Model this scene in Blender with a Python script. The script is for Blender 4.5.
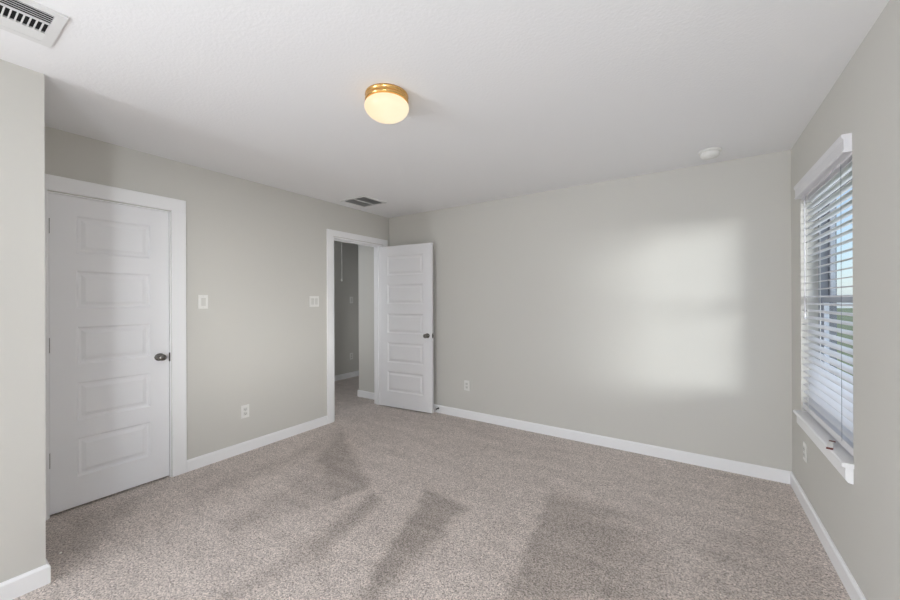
import bpy, bmesh, math, random
from mathutils import Vector, Matrix
for o in list(bpy.data.objects):
    bpy.data.objects.remove(o)
S = bpy.context.scene
COL = S.collection
rad = math.radians

# ------------------------------------------------------------------ room measures (metres, camera stands over the origin)
XL, XR, YB, CZ = -3.365, 0.608, 3.628, 2.454      # left wall, right wall, back wall, ceiling
XB, YC = -2.604, 0.400                            # foreground wall on the left and its corner
YR = -3.50                                        # wall behind the camera
EYE = 1.358

# ------------------------------------------------------------------ camera
cam = bpy.data.objects.new('camera', bpy.data.cameras.new('camera'))
COL.objects.link(cam)
cam.data.sensor_fit = 'HORIZONTAL'; cam.data.sensor_width = 36.0
cam.data.lens = 366.9 / 900 * 36.0
cam.data.clip_start = 0.02
yaw, pitch, roll = rad(33.4416), rad(0.034), rad(-0.2)
fwd = Vector((-math.sin(yaw) * math.cos(pitch), math.cos(yaw) * math.cos(pitch), math.sin(pitch)))
rgt = Vector((math.cos(yaw), math.sin(yaw), 0.0)); up = rgt.cross(fwd)
r2 = rgt * math.cos(roll) + up * math.sin(roll); u2 = up * math.cos(roll) - rgt * math.sin(roll)
M = Matrix((r2, u2, -fwd)).transposed().to_4x4(); M.translation = (0, 0, EYE)
cam.matrix_world = M
S.camera = cam

# ------------------------------------------------------------------ view, world, sun, daylight, added fill lights
S.view_settings.view_transform = 'Standard'; S.view_settings.look = 'None'
S.view_settings.gamma = 1.0; S.view_settings.use_curve_mapping = False
S.view_settings.exposure = 0.0
S.cycles.max_bounces = 14; S.cycles.diffuse_bounces = 8; S.cycles.glossy_bounces = 4
S.cycles.transmission_bounces = 8; S.cycles.transparent_max_bounces = 24
S.cycles.use_denoising = True
S.cycles.sample_clamp_indirect = 6.0

W = bpy.data.worlds.new('sky'); S.world = W; W.use_nodes = True
nt = W.node_tree; nt.nodes.clear()
wo = nt.nodes.new('ShaderNodeOutputWorld'); bg = nt.nodes.new('ShaderNodeBackground')
sky = nt.nodes.new('ShaderNodeTexSky'); sky.sky_type = 'NISHITA'; sky.sun_disc = False
sky.sun_elevation = rad(42); sky.sun_rotation = rad(220); sky.air_density = 1.0; sky.dust_density = 0.6
bg.inputs['Strength'].default_value = 0.19
haze = nt.nodes.new('ShaderNodeMix'); haze.data_type = 'RGBA'; haze.inputs[0].default_value = 0.6
haze.inputs[7].default_value = (3.3, 4.2, 5.2, 1)      # thin bright cloud over the blue
nt.links.new(sky.outputs[0], haze.inputs[6]); nt.links.new(haze.outputs[2], bg.inputs[0]); nt.links.new(bg.outputs[0], wo.inputs[0])

def light(name, kind, loc, direction, energy, color=(1, 1, 1), **kw):
    d = bpy.data.lights.new(name, kind); d.energy = energy; d.color = color
    for k, v in kw.items(): setattr(d, k, v)
    o = bpy.data.objects.new(name, d); COL.objects.link(o)
    o.location = loc; o.rotation_euler = Vector(direction).to_track_quat('-Z', 'Y').to_euler()
    return o
DAY = (0.912, 0.975, 1.06)
# low soft sun slanting in through the window beside the back wall
light('sun', 'SUN', (6, -3, 4), (-0.775, 0.63, -0.035), 4.6, (0.98, 0.98, 0.97), angle=rad(21))
# added uplight, unseen behind the camera: brightens the ceiling, casts the recess shadow
light('added_uplight', 'AREA', (XR - 0.06, -1.50, 1.25), (-0.50, 0.34, 0.80), 42.0, DAY, shape='RECTANGLE', size=0.30, size_y=0.9)
# added fill light in an unseen opening beside the camera, brightens the room
light('added_side_fill', 'AREA', (XB - 0.10, -2.20, 1.00), (1.0, 0.85, -0.04), 130.0, DAY, shape='RECTANGLE', size=0.75, size_y=1.7)
# daylight thrown up from the ground through the blind
light('window_daylight', 'AREA', (XR + 0.62, 2.80, -0.05), (-0.62, 0.0, 0.8), 48.0, DAY, shape='RECTANGLE', size=1.1, size_y=0.7)
# added fill, out of sight in the passage, lifts its dark walls
light('added_hall_fill', 'AREA', (-3.75, 2.1, 1.9), (-1.0, 0.45, -0.30), 8.5, DAY, shape='RECTANGLE', size=0.5, size_y=0.5)

# ------------------------------------------------------------------ materials
def lin(c):
    return tuple(((v / 255) / 12.92 if v / 255 <= 0.04045 else ((v / 255 + 0.055) / 1.055) ** 2.4) for v in c) + (1.0,)
def mat(name, rgb, rough=0.5, metal=0.0, bump=None, spec=0.5, var=None, **kw):
    m = bpy.data.materials.new(name); m.use_nodes = True
    n = m.node_tree.nodes; l = m.node_tree.links; b = n['Principled BSDF']
    b.inputs['Base Color'].default_value = lin(rgb); b.inputs['Roughness'].default_value = rough
    b.inputs['Metallic'].default_value = metal; b.inputs['Specular IOR Level'].default_value = spec
    for k, v in kw.items(): b.inputs[k.replace('_', ' ')].default_value = v
    tc = n.new('ShaderNodeTexCoord')
    if bump:
        no = n.new('ShaderNodeTexNoise'); no.inputs['Scale'].default_value = bump[0]; no.inputs['Detail'].default_value = 3
        bp = n.new('ShaderNodeBump'); bp.inputs['Strength'].default_value = bump[1]; bp.inputs['Distance'].default_value = bump[2]
        l.new(tc.outputs['Object'], no.inputs['Vector']); l.new(no.outputs['Fac'], bp.inputs['Height']); l.new(bp.outputs['Normal'], b.inputs['Normal'])
    if var:
        v_ = n.new('ShaderNodeTexNoise'); v_.inputs['Scale'].default_value = var[0]; v_.inputs['Detail'].default_value = 2
        mx = n.new('ShaderNodeMix'); mx.data_type = 'RGBA'
        mx.inputs[6].default_value = lin(rgb); mx.inputs[7].default_value = lin(var[1])
        l.new(tc.outputs['Object'], v_.inputs['Vector']); l.new(v_.outputs['Fac'], mx.inputs[0]); l.new(mx.outputs[2], b.inputs['Base Color'])
    return m
M_wall = mat('wall_paint', (207, 205, 199), 0.75, bump=(190, 0.10, 0.004), spec=0.3)
M_ceil = mat('ceiling_paint', (240, 240, 241), 0.9, bump=(75, 0.22, 0.006), spec=0.2)
M_trim = mat('trim_paint', (243, 243, 244), 0.35, bump=(30, 0.02, 0.002))
M_door = mat('door_paint', (240, 240, 242), 0.4, bump=(60, 0.03, 0.002))
M_nickel = mat('satin_nickel', (128, 125, 120), 0.25, metal=1.0, bump=(80, 0.02, 0.001))
M_bronze = mat('dark_metal', (70, 66, 60), 0.4, metal=0.8, bump=(80, 0.02, 0.001))
M_brass = mat('polished_brass', (230, 184, 116), 0.22, metal=1.0, bump=(40, 0.02, 0.001))
M_plastic = mat('white_plastic', (233, 232, 228), 0.35, bump=(60, 0.02, 0.001))
M_socket = mat('socket_plastic', (214, 213, 208), 0.4, bump=(60, 0.02, 0.001))
M_dark = mat('painted_hollow', (22, 22, 22), 0.9, bump=(60, 0.05, 0.001))  # near-black painted in for the shade inside slots and duct
M_grille = mat('grille_paint', (226, 226, 225), 0.45, bump=(60, 0.02, 0.001))
M_filter = mat('grey_grille', (186, 186, 186), 0.6, bump=(120, 0.1, 0.001))
M_slat = mat('slat_white', (226, 225, 228), 0.4, bump=(40, 0.02, 0.001))
M_vinyl = mat('vinyl_grey', (152, 156, 164), 0.4, bump=(40, 0.02, 0.001))
M_outer = mat('outer_frame_shade_grey', (84, 86, 92), 0.6, bump=(40, 0.02, 0.001))  # dark outer channel, also painted darker in place of shade
M_cord = mat('cord_white', (225, 224, 220), 0.7, bump=(300, 0.1, 0.001))
M_cordg = mat('cord_grey', (120, 122, 130), 0.7, bump=(300, 0.1, 0.001))
M_red = mat('red_brown_tape', (120, 48, 42), 0.6, bump=(90, 0.05, 0.001))
M_rubber = mat('rubber', (60, 58, 56), 0.8, bump=(90, 0.05, 0.001))
M_lint = mat('lint', (238, 236, 230), 0.9, bump=(400, 0.4, 0.001))
M_grass = mat('grass', (128, 146, 88), 0.9, bump=(30, 0.4, 0.03), var=(0.7, (176, 168, 132)))

def glass():
    m = bpy.data.materials.new('window_glass'); m.use_nodes = True
    n = m.node_tree.nodes; l = m.node_tree.links; n.clear()
    out = n.new('ShaderNodeOutputMaterial'); mx = n.new('ShaderNodeMixShader'); t = n.new('ShaderNodeBsdfTransparent'); g = n.new('ShaderNodeBsdfGlossy')
    g.inputs['Roughness'].default_value = 0.02; t.inputs['Color'].default_value = (0.94, 0.96, 0.97, 1)
    mx.inputs[0].default_value = 0.06
    l.new(t.outputs[0], mx.inputs[1]); l.new(g.outputs[0], mx.inputs[2]); l.new(mx.outputs[0], out.inputs[0])
    return m
M_glass = glass()

def globe():
    m = mat('lit_opal_glass', (110, 98, 80), 0.38, bump=(20, 0.01, 0.001))
    n = m.node_tree.nodes; l = m.node_tree.links; b = n['Principled BSDF']
    # two bulbs glowing behind the opal glass: warmer away from them
    tc = n.new('ShaderNodeTexCoord'); d = n.new('ShaderNodeVectorMath'); d.operation = 'DISTANCE'; d.inputs[1].default_value = (0.065, -0.015, -0.115)
    cr = n.new('ShaderNodeValToRGB'); cr.color_ramp.elements[0].position = 0.05; cr.color_ramp.elements[0].color = (1.0, 0.89, 0.64, 1)
    cr.color_ramp.elements[1].position = 0.2; cr.color_ramp.elements[1].color = (0.97, 0.70, 0.42, 1)
    l.new(tc.outputs['Object'], d.inputs[0]); l.new(d.outputs['Value'], cr.inputs[0]); l.new(cr.outputs[0], b.inputs['Emission Color'])
    b.inputs['Emission Strength'].default_value = 0.95
    return m
M_globe = globe()

# carpet: speckled cut pile with the paler and darker strokes the vacuum cleaner left in it
def carpet():
    m = bpy.data.materials.new('carpet'); m.use_nodes = True
    n = m.node_tree.nodes; l = m.node_tree.links; b = n['Principled BSDF']
    b.inputs['Roughness'].default_value = 1.0; b.inputs['Specular IOR Level'].default_value = 0.05
    b.inputs['Sheen Weight'].default_value = 0.15
    tc = n.new('ShaderNodeTexCoord'); P = tc.outputs['Object']
    def noise(scale, detail=2, rough=0.5, vec=None):
        q = n.new('ShaderNodeTexNoise'); q.inputs['Scale'].default_value = scale; q.inputs['Detail'].default_value = detail; q.inputs['Roughness'].default_value = rough
        l.new(vec or P, q.inputs['Vector']); return q.outputs['Fac']
    def math_(op, a, c=None, clamp=False):
        q = n.new('ShaderNodeMath'); q.operation = op; q.use_clamp = clamp
        for i, v in enumerate((a, c)):
            if v is None: continue
            if isinstance(v, (int, float)): q.inputs[i].default_value = v
            else: l.new(v, q.inputs[i])
        return q.outputs[0]
    # distorted floor position, so that stroke edges wander a little
    dn = n.new('ShaderNodeTexNoise'); dn.inputs['Scale'].default_value = 5.0; dn.inputs['Detail'].default_value = 4; l.new(P, dn.inputs['Vector'])
    dv = n.new('ShaderNodeVectorMath'); dv.operation = 'SUBTRACT'; dv.inputs[1].default_value = (0.5, 0.5, 0.5); l.new(dn.outputs['Color'], dv.inputs[0])
    ds = n.new('ShaderNodeVectorMath'); ds.operation = 'SCALE'; ds.inputs['Scale'].default_value = 0.09; l.new(dv.outputs[0], ds.inputs[0])
    dp = n.new('ShaderNodeVectorMath'); dp.operation = 'ADD'; l.new(P, dp.inputs[0]); l.new(ds.outputs[0], dp.inputs[1])
    sx = n.new('ShaderNodeSeparateXYZ'); l.new(dp.outputs[0], sx.inputs[0]); X, Y = sx.outputs[0], sx.outputs[1]
    def stroke(pts, soft, amt):
        # four cornered stroke, counter-clockwise; 1 inside
        tot_ = None
        for i in range(4):
            (ax, ay), (cx, cy) = pts[i], pts[(i + 1) % 4]; L = math.hypot(cx - ax, cy - ay); nx, ny = -(cy - ay) / L, (cx - ax) / L
            d_ = math_('ADD', math_('MULTIPLY', X, nx), math_('MULTIPLY', Y, ny))
            q = math_('MULTIPLY', math_('SUBTRACT', d_, ax * nx + ay * ny - 0.4 / soft[i]), soft[i], True)
            tot_ = q if tot_ is None else math_('MINIMUM', tot_, q)
        return math_('MULTIPLY', tot_, amt)
    tot = None
    for st in VACUUM:
        q = stroke(*st)
        tot = q if tot is None else math_('MAXIMUM', tot, q)
    # fainter streaks that run with the strokes
    mp = n.new('ShaderNodeMapping'); mp.inputs['Rotation'].default_value = (0, 0, rad(-38)); mp.inputs['Scale'].default_value = (1.1, 5.5, 1)
    l.new(P, mp.inputs['Vector'])
    st_ = noise(1.6, 4, 0.6, mp.outputs[0])
    streak = math_('MULTIPLY', math_('SUBTRACT', st_, 0.5), 0.9)
    blot = math_('MULTIPLY', math_('SUBTRACT', noise(9, 4, 0.65), 0.5), 0.7)
    shade = math_('ADD', math_('ADD', math_('MULTIPLY', tot, 0.72), 0.20), math_('ADD', streak, blot), True)
    base = n.new('ShaderNodeMix'); base.data_type = 'RGBA'
    base.inputs[6].default_value = lin((206, 195, 188)); base.inputs[7].default_value = lin((160, 150, 143))
    l.new(shade, base.inputs[0])
    # speckle of the yarn: light and dark tufts
    sp = n.new('ShaderNodeTexNoise'); sp.inputs['Scale'].default_value = 130; sp.inputs['Detail'].default_value = 3; sp.inputs['Roughness'].default_value = 0.7
    l.new(P, sp.inputs['Vector'])
    vo = n.new('ShaderNodeTexVoronoi'); vo.inputs['Scale'].default_value = 165; vo.inputs['Randomness'].default_value = 1.0; l.new(P, vo.inputs['Vector'])
    vs = n.new('ShaderNodeSeparateColor'); l.new(vo.outputs['Color'], vs.inputs[0])
    c1 = n.new('ShaderNodeMapRange'); c1.inputs[1].default_value = 0.36; c1.inputs[2].default_value = 0.64; c1.inputs[3].default_value = -0.34; c1.inputs[4].default_value = 0.34
    l.new(sp.outputs['Fac'], c1.inputs[0])
    c2 = n.new('ShaderNodeMapRange'); c2.inputs[3].default_value = 0.62; c2.inputs[4].default_value = 1.38; l.new(vs.outputs[0], c2.inputs[0])
    cr = math_('MAXIMUM', math_('ADD', c1.outputs[0], c2.outputs[0]), 0.12)
    mul = n.new('ShaderNodeVectorMath'); mul.operation = 'SCALE'
    l.new(base.outputs[2], mul.inputs[0]); l.new(cr, mul.inputs['Scale']); l.new(mul.outputs[0], b.inputs['Base Color'])
    bp = n.new('ShaderNodeBump'); bp.inputs['Strength'].default_value = 0.4; bp.inputs['Distance'].default_value = 0.005
    l.new(sp.outputs['Fac'], bp.inputs['Height']); l.new(bp.outputs['Normal'], b.inputs['Normal'])
    return m
VACUUM = [   # floor outline, softness of each edge, strength
    ([(-2.69, 1.926), (-2.058, 1.564), (-1.938, 1.922), (-3.138, 2.615)], (6, 22, 14, 7), 0.85),
    ([(-2.388, 1.055), (-2.243, 1.071), (-2.064, 1.633), (-2.605, 1.981)], (8, 8, 8, 8), 0.5),
    ([(-2.927, 1.196), (-2.796, 1.083), (-2.79, 2.21), (-3.107, 2.564)], (8, 8, 8, 8), 0.4),
    ([(-1.802, 1.226), (-1.64, 1.22), (-1.755, 1.834), (-1.9, 1.864)], (8, 14, 14, 10), 0.85),
    ([(-1.859, 0.719), (-1.748, 0.792), (-1.654, 1.194), (-1.74, 1.295)], (8, 10, 10, 8), 0.75),
    ([(-1.266, 1.107), (-1.185, 1.16), (-1.227, 2.063), (-1.604, 2.106)], (8, 12, 16, 18), 0.95),
    ([(-0.723, 1.462), (-0.013, 1.927), (-0.28, 2.588), (-0.842, 2.569)], (8, 2.5, 6, 18), 0.8),
    ([(-2.848, 0.431), (-2.583, 0.479), (-3.226, 1.001), (-3.285, 0.565)], (6, 6, 6, 6), 0.75),
    ([(-4.079, 3.316), (-3.601, 3.08), (-3.558, 3.533), (-4.735, 3.949)], (6, 6, 6, 6), 0.5),
    ([(0.024, 1.951), (0.574, 2.311), (0.359, 3.07), (-0.015, 2.472)], (4, 4, 4, 6), 0.35),
]
M_carpet = carpet()

# ------------------------------------------------------------------ mesh helpers
class MB:
    def __init__(self): self.bm = bmesh.new()
    def box(self, x0, x1, y0, y1, z0, z1, bev=0.0):
        t = bmesh.new(); v = [t.verts.new((x, y, z)) for x in sorted((x0, x1)) for y in sorted((y0, y1)) for z in sorted((z0, z1))]
        for q in ((0, 1, 3, 2), (4, 6, 7, 5), (0, 4, 5, 1), (2, 3, 7, 6), (0, 2, 6, 4), (1, 5, 7, 3)): t.faces.new([v[i] for i in q])
        if bev: bmesh.ops.bevel(t, geom=list(t.edges), offset=bev, segments=2, profile=0.5, affect='EDGES')
        self._add(t); return self
    def _add(self, t):
        bmesh.ops.recalc_face_normals(t, faces=t.faces)
        me = bpy.data.meshes.new('t'); t.to_mesh(me); t.free(); self.bm.from_mesh(me); bpy.data.meshes.remove(me)
    def lathe(self, prof, centre=(0, 0, 0), axis=(0, 0, 1), seg=48, sx=1.0, sy=1.0):
        t = bmesh.new(); q = Vector((0, 0, 1)).rotation_difference(Vector(axis).normalized()); rings = []
        for r, z in prof:
            if r < 1e-6: rings.append([t.verts.new(Vector(centre) + q @ Vector((0, 0, z)))])
            else: rings.append([t.verts.new(Vector(centre) + q @ Vector((r * sx * math.cos(a), r * sy * math.sin(a), z))) for a in [2 * math.pi * i / seg for i in range(seg)]])
        for A, B in zip(rings, rings[1:]):
            for i in range(seg):
                j = (i + 1) % seg
                a = [A[i], A[j]] if len(A) > 1 else [A[0]]
                b = [B[j], B[i]] if len(B) > 1 else [B[0]]
                if len(a) + len(b) > 2: t.faces.new(a + b)
        for f in t.faces: f.smooth = True
        self._add(t); return self
    def tube(self, pts, r, seg=8):
        t = bmesh.new(); pts = [Vector(p) for p in pts]; rings = []
        for i, p in enumerate(pts):
            d = (pts[min(i + 1, len(pts) - 1)] - pts[max(i - 1, 0)]).normalized(); q = Vector((0, 0, 1)).rotation_difference(d)
            rings.append([t.verts.new(p + q @ Vector((r * math.cos(2 * math.pi * k / seg), r * math.sin(2 * math.pi * k / seg), 0))) for k in range(seg)])
        for A, B in zip(rings, rings[1:]):
            for i in range(seg): t.faces.new((A[i], A[(i + 1) % seg], B[(i + 1) % seg], B[i]))
        t.faces.new(rings[0][::-1]); t.faces.new(rings[-1])
        for f in t.faces: f.smooth = True
        self._add(t); return self
    def prism(self, prof, y0, y1, axis='y'):
        # closed outline extruded from y0 to y1 along an axis; outline holds the other two coordinates in order
        t = bmesh.new()
        def P(a, b, s): return {'y': (a, s, b), 'x': (s, a, b), 'z': (a, b, s)}[axis]
        A = [t.verts.new(P(a, b, y0)) for a, b in prof]; B = [t.verts.new(P(a, b, y1)) for a, b in prof]
        k = len(prof)
        for i in range(k): t.faces.new((A[i], A[(i + 1) % k], B[(i + 1) % k], B[i]))
        t.faces.new(A[::-1]); t.faces.new(B)
        self._add(t); return self
    def build(self, name, m, parent=None):
        me = bpy.data.meshes.new(name); self.bm.to_mesh(me); self.bm.free(); me.materials.append(m)
        o = bpy.data.objects.new(name, me); COL.objects.link(o)
        if parent: o.parent = parent
        return o
def tag(o, label=None, cat=None, group=None, kind=None):
    if label: o['label'] = label
    if cat: o['category'] = cat
    if group: o['group'] = group
    if kind: o['kind'] = kind
    return o
def struct(o, label, cat): return tag(o, label, cat, kind='structure')
def empty(name, loc=(0, 0, 0), rz=0.0):
    o = bpy.data.objects.new(name, None); COL.objects.link(o); o.location = loc; o.rotation_euler = (0, 0, rz); o.empty_display_size = 0.05
    return o

# ------------------------------------------------------------------ room shell
HX = -5.04          # far wall of the passage beyond the open door
HC = -3.95          # corner where the passage turns
WT = 0.115          # wall thickness
WIN = (2.398, 3.353, 0.610, 2.07)                # window opening y0 y1 z0 z1
CL = (0.528, 1.178, 2.051)                       # closet door opening y0 y1 top
EN = (2.714, 3.494, 2.078)                       # entry opening
struct(MB().box(HX - .2, XR, YR, 6.4, -0.1, 0.0).build('floor', M_carpet), 'speckled taupe carpet with dark vacuum strokes across the whole room', 'floor')
struct(MB().box(HX - .2, XR + .165, YR - .2, 6.4, CZ, CZ + .1).build('ceiling', M_ceil), 'flat white lightly textured ceiling over the room', 'ceiling')
b = MB()
b.box(XL - WT, XL, YC, CL[0], 0, CZ).box(XL - WT, XL, CL[0], CL[1], CL[2], CZ).box(XL - WT, XL, CL[1], EN[0], 0, CZ)
b.box(XL - WT, XL - .075, CL[0], CL[1], 0, CL[2])
b.box(XL - WT, XL, EN[0], EN[1], EN[2], CZ).box(XL - WT, XL, EN[1], YB, 0, CZ)
struct(b.build('wall_left', M_wall), 'long pale grey wall with the two white doorways', 'wall')
struct(MB().box(HC, XR + .165, YB, YB + WT, 0, CZ).build('wall_back', M_wall), 'wide pale grey wall facing the camera behind the open door', 'wall')
b = MB()
SW = (-1.60, -0.70, 0.72, 2.20)  # unseen opening added so the sun brightens the left wall
for y0, y1, z0, z1 in ((YR, SW[0], 0, CZ), (SW[0], SW[1], 0, SW[2]), (SW[0], SW[1], SW[3], CZ), (SW[1], WIN[0], 0, CZ), (WIN[0], WIN[1], 0, WIN[2] - .005), (WIN[0], WIN[1], WIN[3], CZ), (WIN[1], YB, 0, CZ)):
    b.box(XR, XR + .165, y0, y1, z0, z1)
struct(b.build('wall_right', M_wall), 'pale grey wall with the blind covered window at the right edge', 'wall')
struct(MB().box(XL, XB, -1.75, YC, 0, CZ).box(XL, XB, YR, -2.65, 0, CZ).box(XL, XB, -2.65, -1.75, 2.05, CZ).build('wall_front', M_wall), 'pale grey wall end nearest the camera at the left edge', 'wall')  # unseen opening added in this wall for the side fill
struct(MB().box(XL, XR + .165, YR - .165, YR, 0, CZ).build('wall_rear', M_wall), 'pale grey wall behind the camera', 'wall')
struct(MB().box(HX - .1, HX, 1.3, 6.4, 0, CZ).build('wall_hall', M_wall), 'shaded grey wall seen far through the open doorway', 'wall')
struct(MB().box(HX, XL - WT, 1.3, 1.4, 0, CZ).build('wall_hall_end', M_wall), 'grey wall closing the passage beyond the doorway', 'wall')
struct(MB().box(HX, HC, 6.3, 6.4, 0, CZ).build('wall_hall_far', M_wall), 'grey wall at the far end of the passage', 'wall')
struct(MB().box(HC, HC + .1, YB + WT, 6.3, 0, CZ).build('wall_hall_side', M_wall), 'grey wall where the passage turns behind the doorway', 'wall')

BH, BT = 0.092, 0.014
def base(name, a, c, nrm, label):
    # baseboard from a to c on the floor, wall normal nrm
    b = MB(); d = Vector((c[0] - a[0], c[1] - a[1])); n_ = Vector(nrm)
    prof = [(0, 0.0), (BT, 0.0), (BT, BH - .012), (BT * .55, BH - .002), (BT * .4, BH), (0, BH)]
    if abs(d.y) > abs(d.x): b.prism([(a[0] + n_.x * p, z) for p, z in prof], a[1], c[1], 'y')
    else: b.prism([(a[1] + n_.y * p, z) for p, z in prof], a[0], c[0], 'x')
    return struct(b.build(name, M_trim), label, 'baseboard')
base('baseboard_left', (XL, CL[1] + .10), (XL, EN[0] - .092), (1, 0), 'white baseboard between the two doorways')
base('baseboard_back', (XL, YB), (XR, YB), (0, -1), 'long white baseboard along the back wall')
base('baseboard_right', (XR, YR), (XR, YB - BT), (-1, 0), 'white baseboard below the window along the right wall')
b = MB()
prof = [(0, 0.0), (BT, 0.0), (BT, BH - .012), (BT * .55, BH - .002), (BT * .4, BH), (0, BH)]
t = bmesh.new()
rows = [[(XB + p, -1.75, z) for p, z in prof], [(XB + p, YC + p, z) for p, z in prof], [(XL + .02, YC + p, z) for p, z in prof]]
vr = [[t.verts.new(q) for q in r] for r in rows]
for A, B in zip(vr, vr[1:]):
    for i in range(len(prof)): t.faces.new((A[i], A[(i + 1) % len(prof)], B[(i + 1) % len(prof)], B[i]))
t.faces.new(vr[0]); t.faces.new(vr[-1][::-1]); b._add(t)
struct(b.build('baseboard_front', M_trim), 'white baseboard wrapping the near wall corner at the left', 'baseboard')
base('baseboard_hall', (HX, 1.4), (HX, 6.3), (1, 0), 'white baseboard on the far shaded wall through the doorway')
base('baseboard_hall_side', (HC - BT, YB), (XL - WT - .015, YB), (0, -1), 'short white baseboard just beyond the open doorway')

# door casings
def casing(name, y0, y1, top, w, label, x=XL, s=1, wt=None):
    b = MB(); d = 0.018
    x0, x1 = (x, x + d * s)
    b.box(x0, x1, y0 - w, y0 - .006, 0, top + .006, .003).box(x0, x1, y1 + .006, y1 + w, 0, top + .006, .003)
    b.box(x0, x1, y0 - w, y1 + w, top + .006, top + (wt or w), .003)
    return struct(b.build(name, M_trim), label, 'door casing')
c1 = casing('trim_1', CL[0] + .004, CL[1] - .004, CL[2], .102, 'white casing around the closed closet door')
c2 = casing('trim_2', EN[0], EN[1], EN[2], .088, 'white casing around the open doorway', wt=.072)
b = MB()
b.box(XL - .130, XL, EN[0], EN[0] + .016, 0, EN[2] - .016).box(XL - .130, XL, EN[1] - .016, EN[1], 0, EN[2] - .016).box(XL - .130, XL, EN[0], EN[1], EN[2] - .016, EN[2])
b.box(XL - .085, XL - .045, EN[0] + .016, EN[0] + .028, 0, EN[2] - .028).box(XL - .085, XL - .045, EN[1] - .028, EN[1] - .016, 0, EN[2] - .028).box(XL - .085, XL - .045, EN[0] + .016, EN[1] - .016, EN[2] - .028, EN[2] - .016)
b.build('jamb', M_trim, c2)
b = MB()
b.box(XL - .14, XL - .13, EN[0] - .06, EN[0], 0, EN[2]).box(XL - .14, XL - .13, EN[1], EN[1] + .06, 0, EN[2]).box(XL - .14, XL - .13, EN[0] - .06, EN[1] + .06, EN[2], EN[2] + .06)
b = MB()
b.box(XL - .06, XL, CL[0], CL[0] + .006, 0, CL[2] - .006).box(XL - .06, XL, CL[1] - .006, CL[1], 0, CL[2] - .006).box(XL - .06, XL, CL[0], CL[1], CL[2] - .006, CL[2])
b.build('jamb', M_trim, c1)

# ------------------------------------------------------------------ five panel doors
ROWS = [(.206, .460), (.574, .826), (.944, 1.192), (1.312, 1.560), (1.676, 1.922)]   # panel heights above the floor
PROF = [(0, 0), (.012, .010), (.024, .0105), (.045, .0025)]
def door_mesh(Wd, T, z0, z1, px0, px1, rows):
    # width along +x, thickness along +y (camera face at y = 0), moulded panels on both faces
    t = bmesh.new()
    xs = [0, px0, px1, Wd]; zs = [z0] + [v for r in rows for v in r] + [z1]
    def quad(*p): t.faces.new([t.verts.new(q) for q in p])
    for side in (0, 1):
        Y = lambda d: d if side == 0 else T - d
        for i in range(3):
            for j in range(len(zs) - 1):
                a, c, e, g = xs[i], xs[i + 1], zs[j], zs[j + 1]
                if i == 1 and j % 2 == 1:
                    for (i0, d0), (i1, d1) in zip(PROF, PROF[1:]):
                        o = [(a + i0, e + i0), (c - i0, e + i0), (c - i0, g - i0), (a + i0, g - i0)]
                        n_ = [(a + i1, e + i1), (c - i1, e + i1), (c - i1, g - i1), (a + i1, g - i1)]
                        for k in range(4):
                            m_ = (k + 1) % 4
                            quad((o[k][0], Y(d0), o[k][1]), (o[m_][0], Y(d0), o[m_][1]), (n_[m_][0], Y(d1), n_[m_][1]), (n_[k][0], Y(d1), n_[k][1]))
                    q = PROF[-1]; quad((a + q[0], Y(q[1]), e + q[0]), (c - q[0], Y(q[1]), e + q[0]), (c - q[0], Y(q[1]), g - q[0]), (a + q[0], Y(q[1]), g - q[0]))
                else: quad((a, Y(0), e), (c, Y(0), e), (c, Y(0), g), (a, Y(0), g))
    for j in range(len(zs) - 1):
        for x in (0, Wd): quad((x, 0, zs[j]), (x, T, zs[j]), (x, T, zs[j + 1]), (x, 0, zs[j + 1]))
    for i in range(3):
        for z in (z0, z1): quad((xs[i], 0, z), (xs[i + 1], 0, z), (xs[i + 1], T, z), (xs[i], T, z))
    bmesh.ops.remove_doubles(t, verts=t.verts, dist=1e-5)
    bmesh.ops.recalc_face_normals(t, faces=t.faces)
    b = MB(); b._add(t); return b
KNOB = [(0, 0), (.033, 0), (.033, .004), (.029, .009), (.014, .011), (.0115, .017), (.012, .028), (.019, .034), (.0265, .042), (.0285, .050), (.0265, .058), (.019, .064), (.009, .067), (0, .068)]
def hardware(d, Wd, T, hinge_x, knob_x, knob_z, hz, both, hinge_y=-.004):
    k = MB().lathe(KNOB, (knob_x, 0, knob_z), (0, -1, 0), 40, 1.0, 0.86).build('door_knob', M_nickel, d); k['label'] = 'satin nickel door knob'
    if both:
        k = MB().lathe(KNOB[:-2] + [(.009, .0545), (0, .055)] if False else [(r, z * .72) for r, z in KNOB], (knob_x, T, knob_z), (0, 1, 0), 40, 1.0, .86).build('door_knob', M_nickel, d); k['label'] = 'satin nickel door knob'
    for z in hz:
        b = MB().tube([(hinge_x, hinge_y, z - .045), (hinge_x, hinge_y, z + .045)], .0055, 12)
        b.lathe([(0, -.004), (.004, -.003), (.0062, 0), (.0062, .003), (0, .004)], (hinge_x, hinge_y, z + .047), (0, 0, 1), 12)
        h = b.build('hinge', M_nickel, d); h['label'] = 'metal hinge knuckle'

# closed closet door: local +x runs towards the room's back, camera face towards +X
d1 = door_mesh(.632, .035, .014, 2.044, .122, .516, ROWS).build('door_1', M_door)
d1.location = (XL - .012, .537, 0); d1.rotation_euler = (0, 0, rad(90))
struct(d1, 'closed white five panel door in the left wall', 'door')
hardware(d1, .632, .035, -.004, .572, .934, (1.833, 1.079, .352), False, -.004)
b = MB().box(.631, .6365, -.0135, .006, .895, .962, .001)
o = b.build('strike_plate', M_bronze, d1); o['label'] = 'dark metal strike plate'

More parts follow.
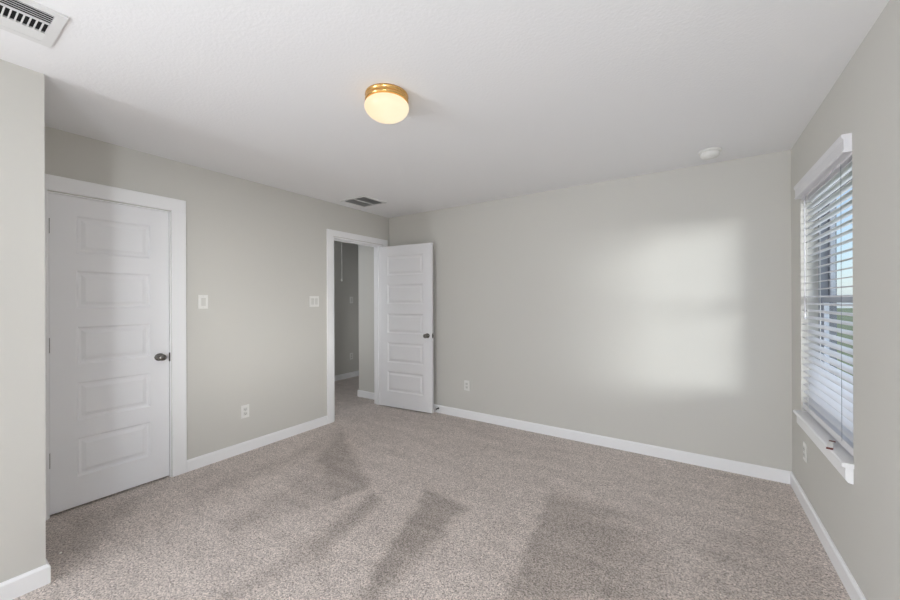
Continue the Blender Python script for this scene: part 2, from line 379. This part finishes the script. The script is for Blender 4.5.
# open entry door swung against the back wall
d2 = door_mesh(.762, .035, .014, 2.044, .104, .640, ROWS).build('door_2', M_door)
d2.location = (XL + .022, 3.447, 0); d2.rotation_euler = (0, 0, rad(5.5))
struct(d2, 'open white five panel door standing against the back wall', 'door')
hardware(d2, .762, .035, -.004, .700, .934, (1.833, 1.079, .352), True, .040)
b = MB().box(.7605, .7632, .005, .030, .905, .962, .0008).lathe([(.007, 0), (.007, .008), (.005, .010), (0, .010)], (.762, .0175, .934), (1, 0, 0), 16)
o = b.build('latch', M_nickel, d2); o['label'] = 'metal latch on the door edge'

# spring door stop on the back baseboard
ds = empty('door_stop', (-2.560, YB - BT, .055))
tag(ds, 'small dark spring door stop on the back baseboard beside the open door', 'door stop')
pts = [(.006 * math.cos(a), -.004 - .030 * a / (2 * math.pi * 7), .006 * math.sin(a)) for a in [i * 2 * math.pi / 10 for i in range(71)]]
MB().tube(pts, .0016, 6).build('spring', M_bronze, ds)
MB().lathe([(0, 0), (.011, 0), (.011, .003), (.006, .006), (0, .006)], (0, 0, 0), (0, -1, 0), 20).build('base', M_bronze, ds)
MB().lathe([(0, .033), (.0075, .033), (.008, .043), (.005, .047), (0, .047)], (0, 0, 0), (0, -1, 0), 20).build('rubber_tip', M_rubber, ds)

# ------------------------------------------------------------------ window in the right wall
y0, y1, z0, z1 = WIN
w = struct(empty('window_1', (XR + .12, (y0 + y1) / 2, z0)), 'white framed sash window behind the blind in the right wall', 'window')
def wpart(b, name, m, parent=w):
    o = b.build(name, m); o.parent = parent; o.matrix_parent_inverse = Matrix.Translation(-Vector(w.location)) if parent is w else Matrix.Translation(-Vector(w.location))
    return o
fx0, fx1, fw = XR + .085, XR + .124, .032
b = MB()
b.box(fx0, fx1, y0, y0 + fw, z0, z1).box(fx0, fx1, y1 - fw, y1, z0, z1).box(fx0, fx1, y0 + fw, y1 - fw, z0, z0 + fw).box(fx0, fx1, y0 + fw, y1 - fw, z1 - fw, z1)
def wp(b, name, m, parent=None):
    o = b.build(name, m); p = parent or w
    o.parent = p
    # geometry is given in room coordinates
    o.matrix_parent_inverse = Matrix.Translation(-Vector(w.location))
    return o
wp(b, 'window_frame', M_vinyl)
b = MB()
for q in ((y0, y0 + fw, z0, z1), (y1 - fw, y1, z0, z1), (y0 + fw, y1 - fw, z0, z0 + fw), (y0 + fw, y1 - fw, z1 - fw, z1)): b.box(fx1, XR + .163, *q)
o = wp(b, 'outer_frame', M_outer); o['label'] = 'dark grey outer window frame with painted shade'
def sash(xa, xb, za, zb, rail_lo, rail_hi):
    b = MB(); s = .038; ya, yb = y0 + fw, y1 - fw
    b.box(xa, xb, ya, ya + s, za, zb).box(xa, xb, yb - s, yb, za, zb).box(xa, xb, ya + s, yb - s, za, za + rail_lo).box(xa, xb, ya + s, yb - s, zb - rail_hi, zb)
    o = wp(b, 'sash', M_vinyl)
    g = MB().box((xa + xb) / 2 - .002, (xa + xb) / 2 + .002, ya + s, yb - s, za + rail_lo, zb - rail_hi).build('pane', M_glass)
    g.parent = o; g['label'] = 'clear glass pane'
    return o
sash(XR + .126, XR + .150, 1.335, z1 - fw, .042, .040)
sash(XR + .096, XR + .120, z0 + fw, 1.378, .045, .042)
b = MB()
b.prism([(XR + .085, .588), (XR - .034, .588), (XR - .040, .593), (XR - .040, .604), (XR - .034, .609), (XR + .085, .609)], y0 + .001, y1 - .001, 'y')
for ya, yb in ((y0 - .010, y0 + .001), (y1 - .001, y1 + .008)):
    b.prism([(XR, .588), (XR - .034, .588), (XR - .040, .593), (XR - .040, .604), (XR - .034, .609), (XR, .609)], ya, yb, 'y')
o = wp(b, 'window_sill', M_trim)
b = MB().prism([(XR, .588), (XR - .026, .588), (XR - .026, .530), (XR - .018, .518), (XR, .514)], y0, y1 - .015, 'y')
wp(b, 'apron', M_trim)

# horizontal blind in the window
bl = empty('window_blind', (XR + .03, (y0 + y1) / 2, z0))
tag(bl, 'white horizontal slat blind hanging half open in the right wall window', 'window blind')
def bp_(b, name, m, lab=None):
    o = b.build(name, m); o.parent = bl; o.matrix_parent_inverse = Matrix.Translation(-Vector(bl.location))
    if lab: o['label'] = lab
    return o
va, vb = y0 + .002, y1 - .002
b = MB().prism([(XR + .003, 2.030), (XR - .026, 2.030), (XR - .031, 2.036), (XR - .027, 2.046), (XR - .027, 2.088), (XR - .034, 2.100), (XR - .034, 2.113), (XR + .003, 2.113)], va, vb, 'y')
bp_(b, 'valance', M_slat)
bp_(MB().box(XR + .004, XR + .058, y0 + .006, y1 - .006, 2.018, 2.064), 'headrail', M_slat)
zs = [1.998 - .0447 * i for i in range(31) if 1.998 - .0447 * i > .688]
tilt = rad(9.0); xc = XR + .031
def slat_outline(zc):
    n_ = 6; up_, lo_ = [], []
    for i in range(n_ + 1):
        u = -.025 + .05 * i / n_; cz = .0035 * (1 - (u / .025) ** 2)
        for lst, t_ in ((up_, .0013), (lo_, -.0013)):
            vx, vz = u, cz + t_
            lst.append((xc + vx * math.cos(tilt) - vz * math.sin(tilt), zc + vx * math.sin(tilt) + vz * math.cos(tilt)))
    return up_ + lo_[::-1]
b = MB()
for z in zs: b.prism(slat_outline(z), y0 + .006, y1 - .006, 'y')
bp_(b, 'slats', M_slat)
bp_(MB().box(xc - .025, xc + .025, y0 + .006, y1 - .006, .632, .668, .004), 'bottom_rail', M_slat)
for yy in (2.562, 3.19):
    for dx in (-.0285, .0285):
        bp_(MB().tube([(xc + dx, yy, 2.02), (xc + dx, yy, .66)], .0008 if yy < 3 else .0012, 6), 'ladder_cord', M_cordg if yy < 3 else M_cord)
bp_(MB().tube([(XR - .004, 3.225, 2.028), (XR - .004, 3.225, 1.27)], .0038, 10).lathe([(0, 0), (.0055, .004), (.006, .03), (.004, .05), (0, .05)], (XR - .004, 3.225, 1.225), (0, 0, 1), 12), 'tilt_wand', M_slat)

# paper strip over the sill edge
sp = empty('sill_strip', (XR - .0185, 2.640, .609), math.atan2(-.133, -.039))
tag(sp, 'small white strip with dark red ends lying on the front of the window sill', 'strip')
def arch(xa, xb):
    n_ = 6; top = []
    for i in range(n_ + 1):
        x = xa + (xb - xa) * i / n_; top.append((x, .0006 + .012 * max(0.0, 1 - (x / .058) ** 2)))
    return [(x, z + .0016) for x, z in top] + top[::-1]
MB().prism([(x, z) for x, z in arch(-.058, .058)], -.011, .011, 'y').build('band', M_plastic, sp)
for xa, xb in ((-.080, -.058), (.058, .080)):
    o = MB().box(xa, xb, -.012, .012, .0003, .0040, .0005).build('end_cap', M_red, sp); o['label'] = 'dark red end'

# ------------------------------------------------------------------ plates on the walls
def plate_local(wd, ht):
    return MB().box(-wd / 2, wd / 2, -.006, 0, -ht / 2, ht / 2, .0022)
def outlet(loc, rz, label):
    o = empty('wall_outlet', loc, rz); tag(o, label, 'outlet', 'white duplex outlets low on the walls')
    plate_local(.070, .115).build('cover_plate', M_plastic, o)
    for dz in (.0195, -.0195):
        s = MB().box(-.0165, .0165, -.0085, -.005, dz - .0145, dz + .0145, .003).build('socket', M_socket, o)
        q = MB().box(-.0075, -.0055, -.0090, -.0082, dz - .003, dz + .006).box(.0055, .0075, -.0090, -.0082, dz - .003, dz + .005).lathe([(0, 0), (.0022, 0), (.0022, .0006), (0, .0006)], (0, -.0084, dz - .0085), (0, -1, 0), 10)
        q.build('slot', M_dark, s)
    MB().lathe([(0, 0), (.003, 0), (.002, .0014), (0, .0016)], (0, -.006, 0), (0, -1, 0), 12).build('screw', M_socket, o)
    return o
def switch(loc, rz, gangs, label, name='light_switch', cat='light switch', grp=None):
    o = empty(name, loc, rz); tag(o, label, cat, grp)
    wd = .070 + .046 * (gangs - 1); plate_local(wd, .115).build('cover_plate', M_plastic, o)
    for g in range(gangs):
        gx = (g - (gangs - 1) / 2) * .046
        MB().prism([(-.0075, -.033), (-.005, -.034), (-.005, .034), (-.0105, .032), (-.0075, 0)], gx - .0165, gx + .0165, 'x').build('rocker', M_socket, o)
        for dz in (.048, -.048): MB().lathe([(0, 0), (.003, 0), (.002, .0014), (0, .0016)], (gx, -.006, dz), (0, -1, 0), 12).build('screw', M_socket, o)
    return o
RL, RB, RRt = rad(90), 0.0, rad(-90)        # plate local -y faces the room: left wall, back wall, right wall
switch((XL, 1.402, 1.351), RL, 1, 'white single switch plate on the left wall beside the closed closet door')
switch((XL, 2.466, 1.350), RL, 2, 'white double switch plate on the left wall just before the open doorway')
outlet((XL, 1.739, .364), RL, 'white outlet low on the left wall between the two doorways')
outlet((-2.166, YB, .377), RB, 'white outlet low on the back wall just right of the open door')
outlet((XR, 3.245, .368), RRt, 'white outlet low on the right wall under the window, seen edge on')
switch((HX, 4.46, 1.368), RL, 1, 'dim white switch plate on the far passage wall through the doorway')
outlet((HX, 4.455, .375), RL, 'dim white outlet on the far passage wall through the doorway')

# ------------------------------------------------------------------ ceiling fittings
# lit mushroom lamp
lm = empty('ceiling_lamp', (-1.3595, 1.4525, CZ))
tag(lm, 'lit opal glass mushroom lamp with polished brass base on the ceiling', 'ceiling lamp')
MB().lathe([(0, -.0005), (.113, -.0005), (.1145, -.008), (.110, -.012), (.110, -.021), (.112, -.025), (.1145, -.028), (.1145, -.036), (.108, -.041), (0, -.041)], seg=72).build('brass_base', M_brass, lm)
gp = [(.098, -.040), (.107, -.044), (.1145, -.052), (.1175, -.062), (.1165, -.073), (.110, -.087), (.098, -.101), (.080, -.114), (.056, -.125), (.028, -.131), (0, -.133)]
MB().lathe(gp, seg=72).build('glass_globe', M_globe, lm)

# smoke detector
sd = empty('smoke_detector', (.112, 3.320, CZ))
tag(sd, 'round white smoke detector on the ceiling near the back right corner', 'smoke detector')
MB().lathe([(0, -.0005), (.070, -.0005), (.071, -.006), (.069, -.012), (.064, -.014), (0, -.014)], seg=48).build('mounting_base', M_plastic, sd)
MB().lathe([(0, -.014), (.060, -.014), (.061, -.022), (.058, -.040), (.050, -.049), (.022, -.051), (.020, -.054), (0, -.055)], seg=48).build('cover', M_plastic, sd)

# return grille near the doorway
def frame_box(b, xa, xb, ya, yb, w_, za, zb):
    b.box(xa, xb, ya, ya + w_, za, zb).box(xa, xb, yb - w_, yb, za, zb).box(xa, xa + w_, ya + w_, yb - w_, za, zb).box(xb - w_, xb, ya + w_, yb - w_, za, zb)
    return b
rv = empty('return_vent', (-3.025, 2.860, CZ))
tag(rv, 'square white framed return grille on the ceiling above the open doorway', 'ceiling vent')
frame_box(MB(), -.178, .178, -.172, .172, .026, -.010, 0).box(-.008, .008, -.146, .146, -.009, 0).build('frame', M_grille, rv)
MB().box(-.152, .152, -.146, .146, -.0015, -.0005).build('backing', M_filter, rv)
b = MB()
for i in range(24):
    y = -.140 + i * .0122
    b.prism([(y - .004, -.008), (y - .003, -.008), (y + .004, -.002), (y + .003, -.002)], -.152, .152, 'x')
b.build('louvres', M_filter, rv)

# supply register at the upper left
sv = empty('supply_register', (-2.148, .160, CZ))
tag(sv, 'white louvred supply register on the ceiling above the near left wall', 'ceiling vent')
b = MB()
XA, XZ, YA, YZ = -.149, .149, -.21, .21
frame_box(b, XA, XZ, YA, YZ, .030, -.008, 0)
b.box(-.120, -.046, YA + .03, YZ - .03, -.0070, -.001)
b.box(-.048, -.044, YA + .03, YZ - .03, -.0075, 0).box(.036, .039, YA + .03, YZ - .03, -.0080, 0)
b.build('face_plate', M_grille, sv)
MB().box(-.12, .12, YA + .03, YZ - .03, -.0008, -.0003).build('duct_shade_sheet', M_dark, sv)  # flat dark sheet painted as the shade up in the duct
b = MB()
for i in range(5):
    x = .0405 + i * .0155
    b.prism([(x + .0115, -.0082), (x + .0105, -.0082), (x + .0010, -.0040), (x, -.0012), (x + .0015, -.0012), (x + .0022, -.0032), (x + .0115, -.0070)], YA + .03, YZ - .03, 'y')
b.build('long_louvres', M_grille, sv)
b = MB()
for i in range(23):
    y = YZ - .030 - i * .0163
    b.prism([(y - .0030, -.0085), (y + .0016, -.0085), (y + .0008, -.0015), (y - .0020, -.0015)], -.044, .036, 'x')
b.build('cross_louvres', M_grille, sv)

# pull cord of the attic hatch in the passage
pc = empty('pull_cord', (-4.30, 3.629, CZ))
tag(pc, 'thin white pull cord with a small knob hanging in the passage beyond the doorway', 'pull cord')
MB().tube([(0, 0, 0), (0, 0, -.78)], .004, 8).build('cord', M_cord, pc)
MB().lathe([(0, 0), (.007, .004), (.011, .016), (.008, .03), (.003, .038), (0, .04)], (0, 0, -.815), (0, 0, 1), 16).build('knob', M_cord, pc)

# scrap of lint on the carpet
b = MB(); b.lathe([(0, 0), (.006, .0015), (.008, .004), (.005, .007), (0, .008)], (0, 0, 0), (0, 0, 1), 10, 1.0, .7)
o = b.build('lint_scrap', M_lint); o.location = (-2.845, .492, 0); tag(o, 'tiny white scrap of lint on the carpet by the near left corner', 'lint')

# ------------------------------------------------------------------ outdoors
struct(MB().box(XR + .165, 60, -30, 90, -.45, -.25).build('ground', M_grass), 'pale green lawn seen through the blind', 'lawn')
